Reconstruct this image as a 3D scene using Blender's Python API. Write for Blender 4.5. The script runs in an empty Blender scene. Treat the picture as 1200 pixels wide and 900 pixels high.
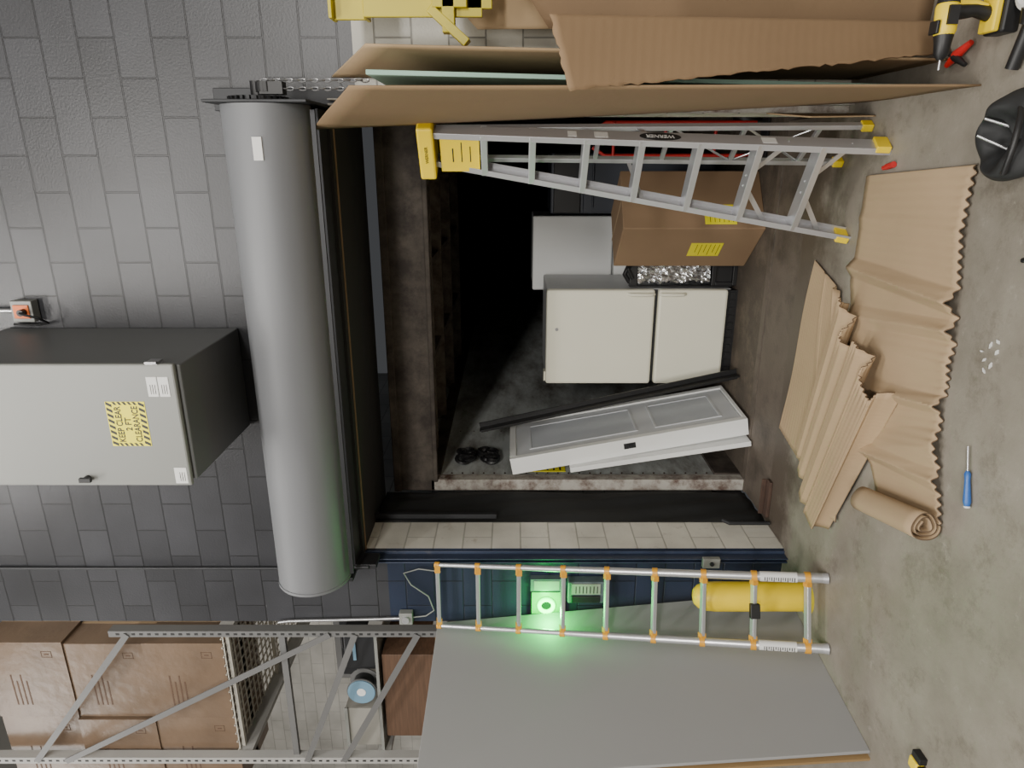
import bpy, math, random, bmesh
from mathutils import Vector, Matrix
random.seed(7)
V=Vector
scene=bpy.context.scene
COL=scene.collection
pi=math.pi

# ---------------------------------------------------------------- materials
def new(name):
    m=bpy.data.materials.new(name); m.use_nodes=True
    n=m.node_tree.nodes; l=m.node_tree.links
    return m,n,l,n["Principled BSDF"]
def c4(c): return (c[0],c[1],c[2],1)
def mat(name,c,rough=.6,metal=0,var=.10,scale=5,bump=0,bscale=80,emit=0,dirt=None,damt=.5,dscale=2.5,stretch=None,spec=None):
    m,n,l,b=new(name)
    tc=n.new("ShaderNodeTexCoord"); src=tc.outputs["Object"]
    if stretch:
        mp=n.new("ShaderNodeMapping"); mp.inputs["Scale"].default_value=stretch
        l.new(src,mp.inputs[0]); src=mp.outputs[0]
    no=n.new("ShaderNodeTexNoise"); no.inputs["Scale"].default_value=scale; no.inputs["Detail"].default_value=5
    l.new(src,no.inputs["Vector"])
    mx=n.new("ShaderNodeMix"); mx.data_type='RGBA'
    mx.inputs[6].default_value=c4([x*(1-var) for x in c]); mx.inputs[7].default_value=c4([min(1,x*(1+var)) for x in c])
    l.new(no.outputs["Fac"],mx.inputs[0]); out=mx.outputs[2]
    if dirt:
        n2=n.new("ShaderNodeTexNoise"); n2.inputs["Scale"].default_value=dscale; n2.inputs["Detail"].default_value=8
        n2.inputs["Roughness"].default_value=.7
        l.new(src,n2.inputs["Vector"])
        rp=n.new("ShaderNodeValToRGB"); rp.color_ramp.elements[0].position=1-damt-.1; rp.color_ramp.elements[1].position=1-damt+.15
        l.new(n2.outputs["Fac"],rp.inputs[0])
        m2=n.new("ShaderNodeMix"); m2.data_type='RGBA'; l.new(rp.outputs[0],m2.inputs[0]); l.new(out,m2.inputs[6]); m2.inputs[7].default_value=c4(dirt)
        out=m2.outputs[2]
    l.new(out,b.inputs["Base Color"])
    b.inputs["Roughness"].default_value=rough; b.inputs["Metallic"].default_value=metal
    if spec is not None: b.inputs["Specular IOR Level"].default_value=spec
    if bump:
        n3=n.new("ShaderNodeTexNoise"); n3.inputs["Scale"].default_value=bscale; n3.inputs["Detail"].default_value=3
        l.new(src,n3.inputs["Vector"])
        bp=n.new("ShaderNodeBump"); bp.inputs["Strength"].default_value=bump; bp.inputs["Distance"].default_value=.01
        l.new(n3.outputs["Fac"],bp.inputs["Height"]); l.new(bp.outputs[0],b.inputs["Normal"])
    if emit:
        b.inputs["Emission Color"].default_value=c4(c); b.inputs["Emission Strength"].default_value=emit
    return m
def block_mat(name,axis,base,low_left=None,low_right=None,zlim=2.34,rough=.5,mort=.5,dirty=0,var=.80):
    """painted concrete block; optional painted dado below zlim"""
    m,n,l,b=new(name)
    g=n.new("ShaderNodeNewGeometry"); s=n.new("ShaderNodeSeparateXYZ"); l.new(g.outputs["Position"],s.inputs[0])
    cb=n.new("ShaderNodeCombineXYZ"); l.new(s.outputs[axis],cb.inputs[0]); l.new(s.outputs[2],cb.inputs[1])
    br=n.new("ShaderNodeTexBrick"); l.new(cb.outputs[0],br.inputs["Vector"])
    br.inputs["Scale"].default_value=1; br.inputs["Brick Width"].default_value=.345; br.inputs["Row Height"].default_value=.172
    br.inputs["Mortar Size"].default_value=.0045; br.inputs["Mortar Smooth"].default_value=.3
    br.inputs["Color1"].default_value=(var,var,var,1); br.inputs["Color2"].default_value=(1,1,1,1); br.inputs["Mortar"].default_value=(mort,mort,mort,1)
    def rgb(c):
        r=n.new("ShaderNodeRGB"); r.outputs[0].default_value=c4(c); return r.outputs[0]
    col=rgb(base)
    def cmp(sock,op,val):
        mt=n.new("ShaderNodeMath"); mt.operation=op; l.new(sock,mt.inputs[0]); mt.inputs[1].default_value=val; return mt.outputs[0]
    def mul(a,c):
        mt=n.new("ShaderNodeMath"); mt.operation='MULTIPLY'; l.new(a,mt.inputs[0]); l.new(c,mt.inputs[1]); return mt.outputs[0]
    def mix(f,a,c):
        mx=n.new("ShaderNodeMix"); mx.data_type='RGBA'; l.new(f,mx.inputs[0]); l.new(a,mx.inputs[6]); l.new(c,mx.inputs[7]); return mx.outputs[2]
    lowz=cmp(s.outputs[2],'LESS_THAN',zlim)
    if low_left: col=mix(mul(lowz,cmp(s.outputs[0],'LESS_THAN',-1)),col,rgb(low_left))
    if low_right: col=mix(mul(lowz,cmp(s.outputs[0],'GREATER_THAN',-.5)),col,rgb(low_right))
    no=n.new("ShaderNodeTexNoise"); no.inputs["Scale"].default_value=1.7; no.inputs["Detail"].default_value=7; l.new(g.outputs["Position"],no.inputs["Vector"])
    mr=n.new("ShaderNodeMapRange"); mr.inputs[1].default_value=.3; mr.inputs[2].default_value=.7; mr.inputs[3].default_value=.70; mr.inputs[4].default_value=1.25; l.new(no.outputs["Fac"],mr.inputs[0])
    mm=n.new("ShaderNodeMix"); mm.data_type='RGBA'; mm.blend_type='MULTIPLY'; mm.inputs[0].default_value=1
    l.new(col,mm.inputs[6]); l.new(br.outputs["Color"],mm.inputs[7])
    m3=n.new("ShaderNodeMix"); m3.data_type='RGBA'; m3.blend_type='MULTIPLY'; m3.inputs[0].default_value=1
    l.new(mm.outputs[2],m3.inputs[6]); l.new(mr.outputs[0],m3.inputs[7])
    fin=m3.outputs[2]
    if dirty:
        nd=n.new("ShaderNodeTexNoise"); nd.inputs["Scale"].default_value=7; nd.inputs["Detail"].default_value=8; nd.inputs["Roughness"].default_value=.75; l.new(g.outputs["Position"],nd.inputs["Vector"])
        rp=n.new("ShaderNodeValToRGB"); rp.color_ramp.elements[0].position=.58; rp.color_ramp.elements[1].position=.78; l.new(nd.outputs["Fac"],rp.inputs[0])
        fin=mix(rp.outputs[0],fin,rgb((.34,.29,.24)))
    l.new(fin,b.inputs["Base Color"]); b.inputs["Roughness"].default_value=rough
    n3=n.new("ShaderNodeTexNoise"); n3.inputs["Scale"].default_value=90; l.new(g.outputs["Position"],n3.inputs["Vector"])
    ad=n.new("ShaderNodeMath"); ad.operation='MULTIPLY_ADD'; l.new(n3.outputs["Fac"],ad.inputs[0]); ad.inputs[1].default_value=.25
    inv=n.new("ShaderNodeMath"); inv.operation='SUBTRACT'; inv.inputs[0].default_value=1; l.new(br.outputs["Fac"],inv.inputs[1]); l.new(inv.outputs[0],ad.inputs[2])
    bp=n.new("ShaderNodeBump"); bp.inputs["Strength"].default_value=.6; bp.inputs["Distance"].default_value=.006
    l.new(ad.outputs[0],bp.inputs["Height"]); l.new(bp.outputs[0],b.inputs["Normal"])
    return m
def floor_mat():
    m,n,l,b=new("concrete_floor")
    g=n.new("ShaderNodeNewGeometry"); s=n.new("ShaderNodeSeparateXYZ"); l.new(g.outputs["Position"],s.inputs[0])
    def noise(sc,det,ro=.6):
        x=n.new("ShaderNodeTexNoise"); x.inputs["Scale"].default_value=sc; x.inputs["Detail"].default_value=det; x.inputs["Roughness"].default_value=ro
        l.new(g.outputs["Position"],x.inputs["Vector"]); return x.outputs["Fac"]
    r1=n.new("ShaderNodeValToRGB"); e=r1.color_ramp.elements
    e[0].position=.3; e[0].color=(.155,.137,.110,1); e[1].position=.70; e[1].color=(.31,.283,.238,1)
    l.new(noise(1.3,9,.68),r1.inputs[0])
    r2=n.new("ShaderNodeValToRGB"); e=r2.color_ramp.elements
    e[0].position=.33; e[0].color=(.52,.49,.45,1); e[1].position=.48; e[1].color=(1,1,1,1)
    l.new(noise(3.7,10,.8),r2.inputs[0])
    r3=n.new("ShaderNodeValToRGB"); e=r3.color_ramp.elements
    e[0].position=.58; e[0].color=(0,0,0,1); e[1].position=.72; e[1].color=(.85,.85,.85,1)
    l.new(noise(9,10,.8),r3.inputs[0])
    mm=n.new("ShaderNodeMix"); mm.data_type='RGBA'; mm.blend_type='MULTIPLY'; mm.inputs[0].default_value=.8
    l.new(r1.outputs[0],mm.inputs[6]); l.new(r2.outputs[0],mm.inputs[7])
    m3=n.new("ShaderNodeMix"); m3.data_type='RGBA'; l.new(r3.outputs[0],m3.inputs[0]); l.new(mm.outputs[2],m3.inputs[6]); m3.inputs[7].default_value=(.37,.345,.295,1)
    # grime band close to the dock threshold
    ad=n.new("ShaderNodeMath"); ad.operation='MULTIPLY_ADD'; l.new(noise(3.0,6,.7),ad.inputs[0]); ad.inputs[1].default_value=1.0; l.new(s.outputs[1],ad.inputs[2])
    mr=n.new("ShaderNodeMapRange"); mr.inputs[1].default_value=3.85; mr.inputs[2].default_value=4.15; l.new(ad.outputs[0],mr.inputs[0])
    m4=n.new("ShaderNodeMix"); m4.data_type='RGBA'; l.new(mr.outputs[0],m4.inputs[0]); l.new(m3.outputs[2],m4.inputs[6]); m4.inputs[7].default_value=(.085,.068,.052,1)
    l.new(m4.outputs[2],b.inputs["Base Color"]); b.inputs["Roughness"].default_value=.5
    bp=n.new("ShaderNodeBump"); bp.inputs["Strength"].default_value=.25; bp.inputs["Distance"].default_value=.004
    l.new(noise(60,4),bp.inputs["Height"]); l.new(bp.outputs[0],b.inputs["Normal"])
    return m
def card_mat(name,c,wave=0,wdir='X',ws=.18):
    m=mat(name,c,rough=.8,var=.16,scale=2.2,bump=.08,bscale=40)
    if wave:
        n=m.node_tree.nodes; l=m.node_tree.links; b=n["Principled BSDF"]
        tc=n.new("ShaderNodeTexCoord"); w=n.new("ShaderNodeTexWave"); w.bands_direction=wdir; w.inputs["Scale"].default_value=wave; w.inputs["Distortion"].default_value=.3
        l.new(tc.outputs["Object"],w.inputs["Vector"])
        bp=n.new("ShaderNodeBump"); bp.inputs["Strength"].default_value=ws; bp.inputs["Distance"].default_value=.004
        l.new(w.outputs["Fac"],bp.inputs["Height"]); l.new(bp.outputs[0],b.inputs["Normal"])
    return m

M_wall=block_mat("painted_block_gray",0,(.041,.042,.048),(.020,.029,.056),(.50,.48,.41),rough=.38,mort=.38,var=.70)
M_reveal=block_mat("painted_block_cream",1,(.80,.78,.70),mort=.62,dirty=1,var=.92)
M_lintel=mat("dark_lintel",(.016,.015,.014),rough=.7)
M_white=block_mat("painted_block_white",0,(.48,.47,.44),mort=.7,var=.92)
M_whitey=block_mat("painted_block_side",1,(.5,.49,.46))
M_floor=floor_mat()
M_ceil=mat("ceiling_paint",(.30,.30,.30))
M_hood=mat("painted_steel_hood",(.160,.165,.175),rough=.5,metal=.05,var=.08,scale=1.5,stretch=(1,6,6))
M_dark=mat("dark_steel",(.030,.031,.034),rough=.5,metal=.4)
M_black=mat("black_plastic",(.012,.012,.013),rough=.45)
M_rub=mat("black_rubber",(.016,.017,.018),rough=.7,bump=.4,bscale=12)
M_steel=mat("steel",(.45,.45,.46),rough=.35,metal=.9)
M_alu=mat("aluminium",(.62,.63,.65),rough=.32,metal=.7,var=.06,scale=12)
M_alu2=mat("aluminium_rail",(.50,.50,.52),rough=.4,metal=.5,var=.05)
M_yel=mat("yellow_plastic",(.85,.62,.02),rough=.4)
M_yelp=mat("yellow_paint",(.52,.43,.015),rough=.45,dirt=(.25,.21,.03),damt=.35)
M_yels=mat("yellow_sticker",(.90,.80,.01),rough=.5,var=.03)
M_or=mat("amber_collar",(.66,.32,.03),rough=.4)
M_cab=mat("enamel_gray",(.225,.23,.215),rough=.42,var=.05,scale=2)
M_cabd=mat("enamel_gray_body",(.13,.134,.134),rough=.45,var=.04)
M_whitep=mat("white_paint",(.78,.79,.78),rough=.4,var=.04,scale=3)
M_fr=mat("fridge_enamel",(.82,.80,.66),rough=.3,var=.03,scale=3)
M_frs=mat("fridge_side",(.55,.56,.57),rough=.4)
M_paper=mat("paper_label",(.70,.70,.68),rough=.6,var=.02)
M_ink=mat("ink",(.02,.02,.02),rough=.6)
M_doorw=mat("door_primer",(.60,.62,.65),rough=.5,var=.05)
M_doorg=mat("door_primer_gray",(.50,.53,.57),rough=.5,var=.05)
M_card=card_mat("cardboard",(.25,.165,.09))
M_card2=card_mat("cardboard_light",(.36,.255,.145))
M_cardw=card_mat("cardboard_fluted",(.225,.145,.078),wave=9,wdir='Z',ws=.06)
M_cardo=card_mat("cardboard_outer",(.205,.133,.073))
M_cardf=card_mat("kraft_corrugated",(.385,.275,.165),wave=16,wdir='X',ws=.10)
M_cardg=card_mat("kraft_corrugated_pale",(.385,.28,.17))
M_cut=mat("cut_cardboard_edge",(.13,.085,.05),rough=.9)
M_box=mat("carton_brown",(.27,.175,.10),rough=.8,var=.16,scale=3)
M_boxr=mat("carton_shelf",(.165,.112,.074),rough=.33,var=.35,scale=5,bump=.35,bscale=12)
M_foam=mat("teal_foam",(.40,.62,.52),rough=.8)
M_panel=mat("gray_panel",(.30,.30,.30),rough=.6,var=.03,scale=1.5)
M_ply=mat("plywood",(.28,.18,.08),rough=.7,stretch=(8,1,1))
M_wood=mat("dark_wood",(.10,.055,.032),rough=.6,var=.5,scale=6,stretch=(1,4,14))
M_rust=mat("rust",(.06,.034,.024),rough=.85,var=.4,scale=20)
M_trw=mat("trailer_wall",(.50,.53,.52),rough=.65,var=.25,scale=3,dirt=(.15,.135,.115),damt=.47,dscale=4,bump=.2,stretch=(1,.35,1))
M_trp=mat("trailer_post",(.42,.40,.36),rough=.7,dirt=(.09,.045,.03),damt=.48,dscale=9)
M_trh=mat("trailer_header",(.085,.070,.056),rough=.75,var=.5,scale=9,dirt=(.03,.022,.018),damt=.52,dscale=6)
M_bow=mat("roof_bow_steel",(.16,.13,.10),rough=.8,dirt=(.05,.035,.025),damt=.5,dscale=8)
M_trf=mat("trailer_floor",(.075,.060,.046),rough=.7,var=.4,scale=8,dirt=(.15,.12,.09),damt=.42,dscale=6,bump=.3)
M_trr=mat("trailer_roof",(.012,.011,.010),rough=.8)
M_plate=mat("dock_plate",(.12,.098,.078),rough=.6,metal=.1,var=.3,dirt=(.055,.045,.036),damt=.42,dscale=4,bump=.2)
M_navy=mat("navy_paint",(.030,.042,.078),rough=.45,dirt=(.10,.10,.11),damt=.32,dscale=10)
M_foil=mat("foil",(.80,.81,.83),rough=.22,metal=.95,bump=1.0,bscale=30)
M_rack=mat("rack_gray",(.17,.17,.17),rough=.5,metal=.3)
M_rackw=mat("rack_white",(.36,.355,.34),rough=.5)
M_wire=mat("deck_wire",(.50,.48,.42),rough=.5,metal=.1)
M_green=mat("green_led",(.0,1,.10),emit=9,var=0)
M_greenf=mat("green_backlit_face",(.0,.40,.08),emit=.5,var=.1,rough=.3)
M_greenp=mat("dark_box_plastic",(.10,.13,.14),rough=.35)
M_red=mat("red_plastic",(.50,.02,.02),rough=.4)
M_orange=mat("orange_plastic",(.75,.16,.03),rough=.5)
M_blue=mat("blue_plastic",(.03,.12,.40),rough=.35)
M_lblue=mat("light_blue",(.16,.28,.38),rough=.4)
M_navyb=mat("appliance_slate",(.06,.068,.088),rough=.4)
M_beige=mat("beige_plastic",(.28,.27,.24),rough=.5)
M_chain=mat("chain_steel",(.35,.35,.36),rough=.35,metal=.8)

# ---------------------------------------------------------------- mesh builder
W={}
class M:
    def __init__(s): s.v=[]; s.f=[]; s.m=[]
    def add(s,vs,fs,mi=0):
        o=len(s.v); s.v+=[V(p) for p in vs]; s.f+=[[i+o for i in f] for f in fs]; s.m+=[mi]*len(fs); return s
    def hexa(s,p,mi=0):
        return s.add(p,[(0,3,2,1),(4,5,6,7),(0,1,5,4),(1,2,6,5),(2,3,7,6),(3,0,4,7)],mi)
    def box(s,a,b,mi=0):
        x0,y0,z0=a; x1,y1,z1=b
        return s.hexa([(x0,y0,z0),(x1,y0,z0),(x1,y1,z0),(x0,y1,z0),(x0,y0,z1),(x1,y0,z1),(x1,y1,z1),(x0,y1,z1)],mi)
    def frame(s,O,A,B,C,a,b,mi=0):
        q=[]
        for z in (a[2],b[2]):
            for x,y in ((a[0],a[1]),(b[0],a[1]),(b[0],b[1]),(a[0],b[1])): q.append(O+A*x+B*y+C*z)
        return s.hexa(q,mi)
    def bar(s,p1,p2,w,d,side=(1,0,0),mi=0):
        p1=V(p1);p2=V(p2); t=(p2-p1).normalized(); a=V(side); a=(a-t*a.dot(t)).normalized(); b=t.cross(a)
        q=[]
        for p in (p1,p2):
            for x,y in ((-1,-1),(1,-1),(1,1),(-1,1)): q.append(p+a*x*w/2+b*y*d/2)
        return s.hexa(q,mi)
    def tube(s,pts,r,n=10,mi=0,closed=False,caps=True):
        pts=[V(p) for p in pts]; k=len(pts)
        rs=r if isinstance(r,(list,tuple)) else [r]*k
        t0=(pts[1]-pts[0]).normalized(); a=V((0,0,1)) if abs(t0.z)<.9 else V((1,0,0)); a=(a-t0*a.dot(t0)).normalized()
        vs=[];fs=[]
        for i,p in enumerate(pts):
            if closed: t=(pts[(i+1)%k]-pts[i-1]).normalized()
            else: t=(pts[min(i+1,k-1)]-pts[max(i-1,0)]).normalized()
            a=(a-t*a.dot(t)).normalized(); b=t.cross(a)
            for j in range(n):
                an=2*pi*j/n; vs.append(p+(a*math.cos(an)+b*math.sin(an))*rs[i])
        for i in range(k if closed else k-1):
            i2=(i+1)%k
            for j in range(n):
                j2=(j+1)%n; fs.append((i*n+j,i*n+j2,i2*n+j2,i2*n+j))
        if not closed and caps:
            fs.append(tuple(range(n))[::-1]); fs.append(tuple((k-1)*n+j for j in range(n)))
        return s.add(vs,fs,mi)
    def cyl(s,p1,p2,r,r2=None,n=20,mi=0):
        return s.tube([p1,p2],[r,r if r2 is None else r2],n,mi)
    def lathe(s,base,prof,n=28,mi=0,fn=None):
        base=V(base); vs=[];fs=[]
        for i,(r,z) in enumerate(prof):
            for j in range(n):
                a=2*pi*j/n; p=V((r*math.cos(a),r*math.sin(a),z))
                if fn: p=fn(p,a,i)
                vs.append(base+p)
        for i in range(len(prof)-1):
            for j in range(n):
                j2=(j+1)%n; fs.append((i*n+j,i*n+j2,(i+1)*n+j2,(i+1)*n+j))
        fs.append(tuple(range(n))[::-1]); fs.append(tuple((len(prof)-1)*n+j for j in range(n)))
        return s.add(vs,fs,mi)
    def torus(s,c,axis,R,r,n=24,k=8,mi=0,stretch=None):
        c=V(c); ax=V(axis).normalized(); a=V((0,0,1)) if abs(ax.z)<.9 else V((1,0,0)); a=(a-ax*a.dot(ax)).normalized(); b=ax.cross(a)
        st=stretch or 1
        return s.tube([c+a*math.cos(2*pi*i/n)*R*st+b*math.sin(2*pi*i/n)*R for i in range(n)],r,k,mi,closed=True)
    def grid(s,fn,nu,nv,mi=0):
        vs=[fn(i/nu,j/nv) for j in range(nv+1) for i in range(nu+1)]
        fs=[(j*(nu+1)+i,j*(nu+1)+i+1,(j+1)*(nu+1)+i+1,(j+1)*(nu+1)+i) for j in range(nv) for i in range(nu)]
        return s.add(vs,fs,mi)
    def prism(s,poly,vec,mi=0):
        n=len(poly); vec=V(vec); vs=[V(p) for p in poly]+[V(p)+vec for p in poly]
        fs=[tuple(range(n))[::-1],tuple(range(n,2*n))]+[(i,(i+1)%n,n+(i+1)%n,n+i) for i in range(n)]
        return s.add(vs,fs,mi)
    def out(s,name,mats,parent=None,bevel=0,smooth=False,solid=0,label=None,cat=None,kind=None,group=None,recalc=True,rim=0):
        if not isinstance(mats,(list,tuple)): mats=[mats]
        lo=V((min(p.x for p in s.v),min(p.y for p in s.v),min(p.z for p in s.v))); hi=V((max(p.x for p in s.v),max(p.y for p in s.v),max(p.z for p in s.v)))
        c=(lo+hi)/2
        if parent is None: c.z=lo.z
        me=bpy.data.meshes.new(name); me.from_pydata([p-c for p in s.v],[],s.f)
        for q in mats: me.materials.append(q)
        for p,mi in zip(me.polygons,s.m): p.material_index=mi
        if recalc:
            bm=bmesh.new(); bm.from_mesh(me); bmesh.ops.recalc_face_normals(bm,faces=bm.faces); bm.to_mesh(me); bm.free()
        if smooth:
            me.shade_smooth(); me.set_sharp_from_angle(angle=math.radians(38))
        ob=bpy.data.objects.new(name,me); COL.objects.link(ob); ob.location=c
        finish(ob,parent,label,cat,kind,group)
        if solid:
            md=ob.modifiers.new("solid",'SOLIDIFY'); md.thickness=solid; md.offset=0
            if rim: md.material_offset_rim=rim
        if bevel:
            md=ob.modifiers.new("bevel",'BEVEL'); md.width=bevel; md.segments=2; md.limit_method='ANGLE'; md.angle_limit=math.radians(40)
        return ob
def finish(ob,parent,label,cat,kind,group):
    if parent is not None:
        ob.parent=parent; ob.matrix_parent_inverse=Matrix.Translation(-W[parent.name])
    W[ob.name]=V(ob.location)
    if label: ob["label"]=label
    if cat: ob["category"]=cat
    if kind: ob["kind"]=kind
    if group: ob["group"]=group
def top(name,loc,label,cat,group=None):
    e=bpy.data.objects.new(name,None); COL.objects.link(e); e.location=loc; e.empty_display_size=.1
    finish(e,None,label,cat,None,group); return e
def text(s,origin,xd,yd,width,height,m,parent,name="label_text",bold=.012):
    cu=bpy.data.curves.new("t",'FONT'); cu.body=s; cu.extrude=.002; cu.align_x='CENTER'; cu.align_y='CENTER'; cu.offset=bold
    o=bpy.data.objects.new("t",cu); COL.objects.link(o)
    dg=bpy.context.evaluated_depsgraph_get(); dg.update()
    me=bpy.data.meshes.new_from_object(o.evaluated_get(dg)); bpy.data.objects.remove(o)
    xs=[v.co.x for v in me.vertices]; ys=[v.co.y for v in me.vertices]
    sx=width/(max(xs)-min(xs)); sy=height/(max(ys)-min(ys)); cx=(max(xs)+min(xs))/2; cy=(max(ys)+min(ys))/2
    xd=V(xd).normalized(); yd=V(yd).normalized(); zd=xd.cross(yd)
    for v in me.vertices:
        v.co=xd*((v.co.x-cx)*sx)+yd*((v.co.y-cy)*sy)+zd*(v.co.z*.2)
    me.materials.clear(); me.materials.append(m)
    ob=bpy.data.objects.new(name,me); COL.objects.link(ob); ob.location=V(origin)
    finish(ob,parent,None,None,None,None); return ob

# ---------------------------------------------------------------- setting
m=M(); m.box((-9,-8,-.2),(6,3.82,0)); m.box((-9,3.82,-.2),(-2.5,8.2,0)); m.out("floor",M_floor,kind="structure")
WY=3.5
m=M()
m.box((-2.70,WY,0),(-2.19,WY+.3,2.46)); m.box((.19,WY,0),(6,WY+.3,2.46)); m.box((-2.70,WY,2.46),(6,WY+.3,6.5))
w=m.out("wall_back",[M_wall,M_reveal,M_lintel],kind="structure")
for p in w.data.polygons:
    if abs(p.normal.x)>.5: p.material_index=1
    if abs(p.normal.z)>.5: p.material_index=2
M().box((-9,8.0,0),(-2.6,8.2,6.5)).out("wall_far",M_white,kind="structure")
M().box((-2.7,WY+.3,0),(-2.55,8.0,6.5)).out("wall_side",M_whitey,kind="structure")
M().box((-9.2,-8,0),(-9,8.2,6.5)).out("wall_left",M_whitey,kind="structure")
M().box((6,-8,0),(6.2,3.8,6.5)).out("wall_right",M_whitey,kind="structure")
M().box((-9.2,-8.2,0),(6.2,-8,6.5)).out("wall_front",M_white,kind="structure")
M().box((-9.2,-8.2,6.5),(6.2,8.2,6.7)).out("ceiling",M_ceil,kind="structure")

# ---------------------------------------------------------------- rolling door
rd=top("rolling_door",(-1.03,3.3,2.45),"gray steel rolling door coiled above the loading dock opening","rolling door")
cy_,cz_,R=3.26,2.69,.192
m=M(); m.tube([(-2.20,cy_,cz_),(.21,cy_,cz_)],R,72); m.out("door_hood",M_hood,rd,smooth=True)
m=M(); m.tube([(-2.215,cy_,cz_),(-2.20,cy_,cz_)],R+.004,48); m.out("end_cap",M_hood,rd,smooth=True)
m=M(); m.box((.212,3.08,2.46),(.225,3.5,2.90)); m.box((.20,3.46,2.3),(.30,3.5,3.0)); m.out("end_bracket",M_dark,rd,bevel=.003)
M().box((-2.24,3.24,2.48),(-2.216,3.5,2.80)).out("end_bracket",M_dark,rd,bevel=.003)
m=M(); m.cyl((.228,3.26,2.72),(.245,3.26,2.72),.115,n=40)
for i in range(28):
    a=2*pi*i/28; d=V((0,math.cos(a),math.sin(a))); m.frame(V((.2365,3.26,2.72)),V((1,0,0)),d,V((0,-math.sin(a),math.cos(a))),(-.008,.11,-.006),(.008,.130,.006))
m.out("drive_sprocket",M_dark,rd)
m=M(); m.cyl((.246,3.26,2.72),(.31,3.26,2.72),.03); m.cyl((.26,3.2,2.66),(.30,3.2,2.66),.045); m.box((.25,3.16,2.58),(.30,3.22,2.68)); m.out("chain_wheel",M_black,rd)
for sx in (.272,.305):
    m=M()
    for i in range(17):
        z=2.66-i*.027; ax=(1,0,0) if i%2 else (0,1,0)
        m.torus((sx,3.18,z),ax,.0075,.0028,n=12,k=5,stretch=2.2)
    m.out("hand_chain",M_chain,rd,smooth=True)
m=M(); m.box((-2.2,3.30,2.475),(.2,3.46,2.485)); m.box((-2.2,3.375,2.485),(.2,3.39,2.56)); m.out("bottom_bar",M_dark,rd)
M().box((-2.16,3.20,2.462),(.19,3.215,2.482)).out("seal_strip",M_dark,rd)
m=M(); m.box((-2.20,3.44,2.46),(.2,3.50,2.53)); m.out("lintel_angle",M_lintel,rd)
M().box((-2.19,3.490,2.454),(.19,3.50,2.461)).out("lintel_edge",M_card,rd)
M().cyl((-2.25,3.40,2.50),(.19,3.40,2.50),.008).out("torsion_rod",M_dark,rd,smooth=True)
for xa,xb,mt_ in ((-2.275,-2.20,M_navy),(.195,.26,M_trp)):
    m=M(); m.box((xa,3.485,0),(xb,3.499,2.46)); m.box((xa+.028,3.43,0),(xa+.036,3.485,2.46)); m.box((xa+.05,3.43,0),(xa+.058,3.485,2.46)); m.out("guide_rail",mt_,rd,bevel=.002)
M().box((-.02,3.063,2.66),(.075,3.070,2.70)).out("paper_label",M_paper,rd)
m=M(); m.box((-2.20,3.30,2.36),(-2.17,3.42,2.50)); m.cyl((-2.185,3.3,2.40),(-2.185,3.3,2.52),.012); m.out("guide_stop",M_dark,rd,bevel=.003)

l_=top("latch_box",(-2.22,3.44,.49),"small gray steel latch box on the navy door jamb","latch box")
M().box((-2.262,3.40,.40),(-2.20,3.43,.50)).out("box_body",M_cab,l_,bevel=.004)
M().cyl((-2.23,3.39,.45),(-2.23,3.401,.45),.012).out("keyhole_cover",M_dark,l_)

# ---------------------------------------------------------------- electrical cabinet
cb=top("electrical_cabinet",(-1.13,3.15,3.04),"gray steel electrical cabinet mounted high on block wall","cabinet")
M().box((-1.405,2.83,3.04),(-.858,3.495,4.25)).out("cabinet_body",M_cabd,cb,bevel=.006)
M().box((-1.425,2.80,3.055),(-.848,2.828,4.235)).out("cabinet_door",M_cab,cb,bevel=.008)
m=M(); m.cyl((-1.385,2.80,3.52),(-1.385,2.775,3.52),.014); m.bar((-1.385,2.775,3.495),(-1.385,2.775,3.545),.02,.016); m.out("door_knob",M_black,cb,smooth=True)
for z in (3.12,4.1):
    m=M(); m.box((-.848,2.795,z),(-.838,2.85,z+.05)); m.cyl((-.84,2.797,z),(-.84,2.797,z+.05),.007); m.out("door_hinge",M_steel,cb)
lx0,lx1,lz0,lz1=-1.228,-1.018,3.205,3.378; ly=2.7985; y=ly-.0006
m=M().box((lx0,ly,lz0),(lx1,2.80,lz1))
def stripe_row(z0,z1,n=8):
    w=(lx1-lx0)/n
    for i in range(n):
        a=lx0+i*w
        m.prism([(a,y,z0),(a+w*.5,y,z0),(min(a+w,lx1),y,z1),(a+w*.5,y,z1)],(0,.0005,0),1)
stripe_row(lz1-.028,lz1-.003); stripe_row(lz0+.003,lz0+.028)
for xa in (lx0+.001,lx1-.015):
    for i in range(5):
        z=lz0+.034+i*.022
        m.prism([(xa,y,z),(xa+.014,y,z+.010),(xa+.014,y,z+.021),(xa,y,z+.011)],(0,.0005,0),1)
wl=m.out("warning_label",[M_yels,M_ink],cb,recalc=False)
cx=(lx0+lx1)/2
text("KEEP CLEAR",(cx,y,3.329),(1,0,0),(0,0,1),.168,.029,M_ink,wl,bold=.02)
text("2 FT",(cx,y,3.291),(1,0,0),(0,0,1),.062,.028,M_ink,wl,bold=.02)
text("CLEARANCE",(cx,y,3.254),(1,0,0),(0,0,1),.168,.029,M_ink,wl,bold=.02)
for k,(a,b) in enumerate((((-.995,2.7985,3.135),(-.905,2.7995,3.18)),((-.995,2.7985,3.085),(-.905,2.7995,3.13)),((-1.412,2.7985,3.07),(-1.335,2.7995,3.125)))):
    m=M().box(a,b)
    for i in range(3): m.box((a[0]+.012,2.7975,a[2]+.010+i*.010),(a[0]+.055,2.7984,a[2]+.012+i*.010),1)
    m.out("paper_label",[M_paper,M_ink],cb)

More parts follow.
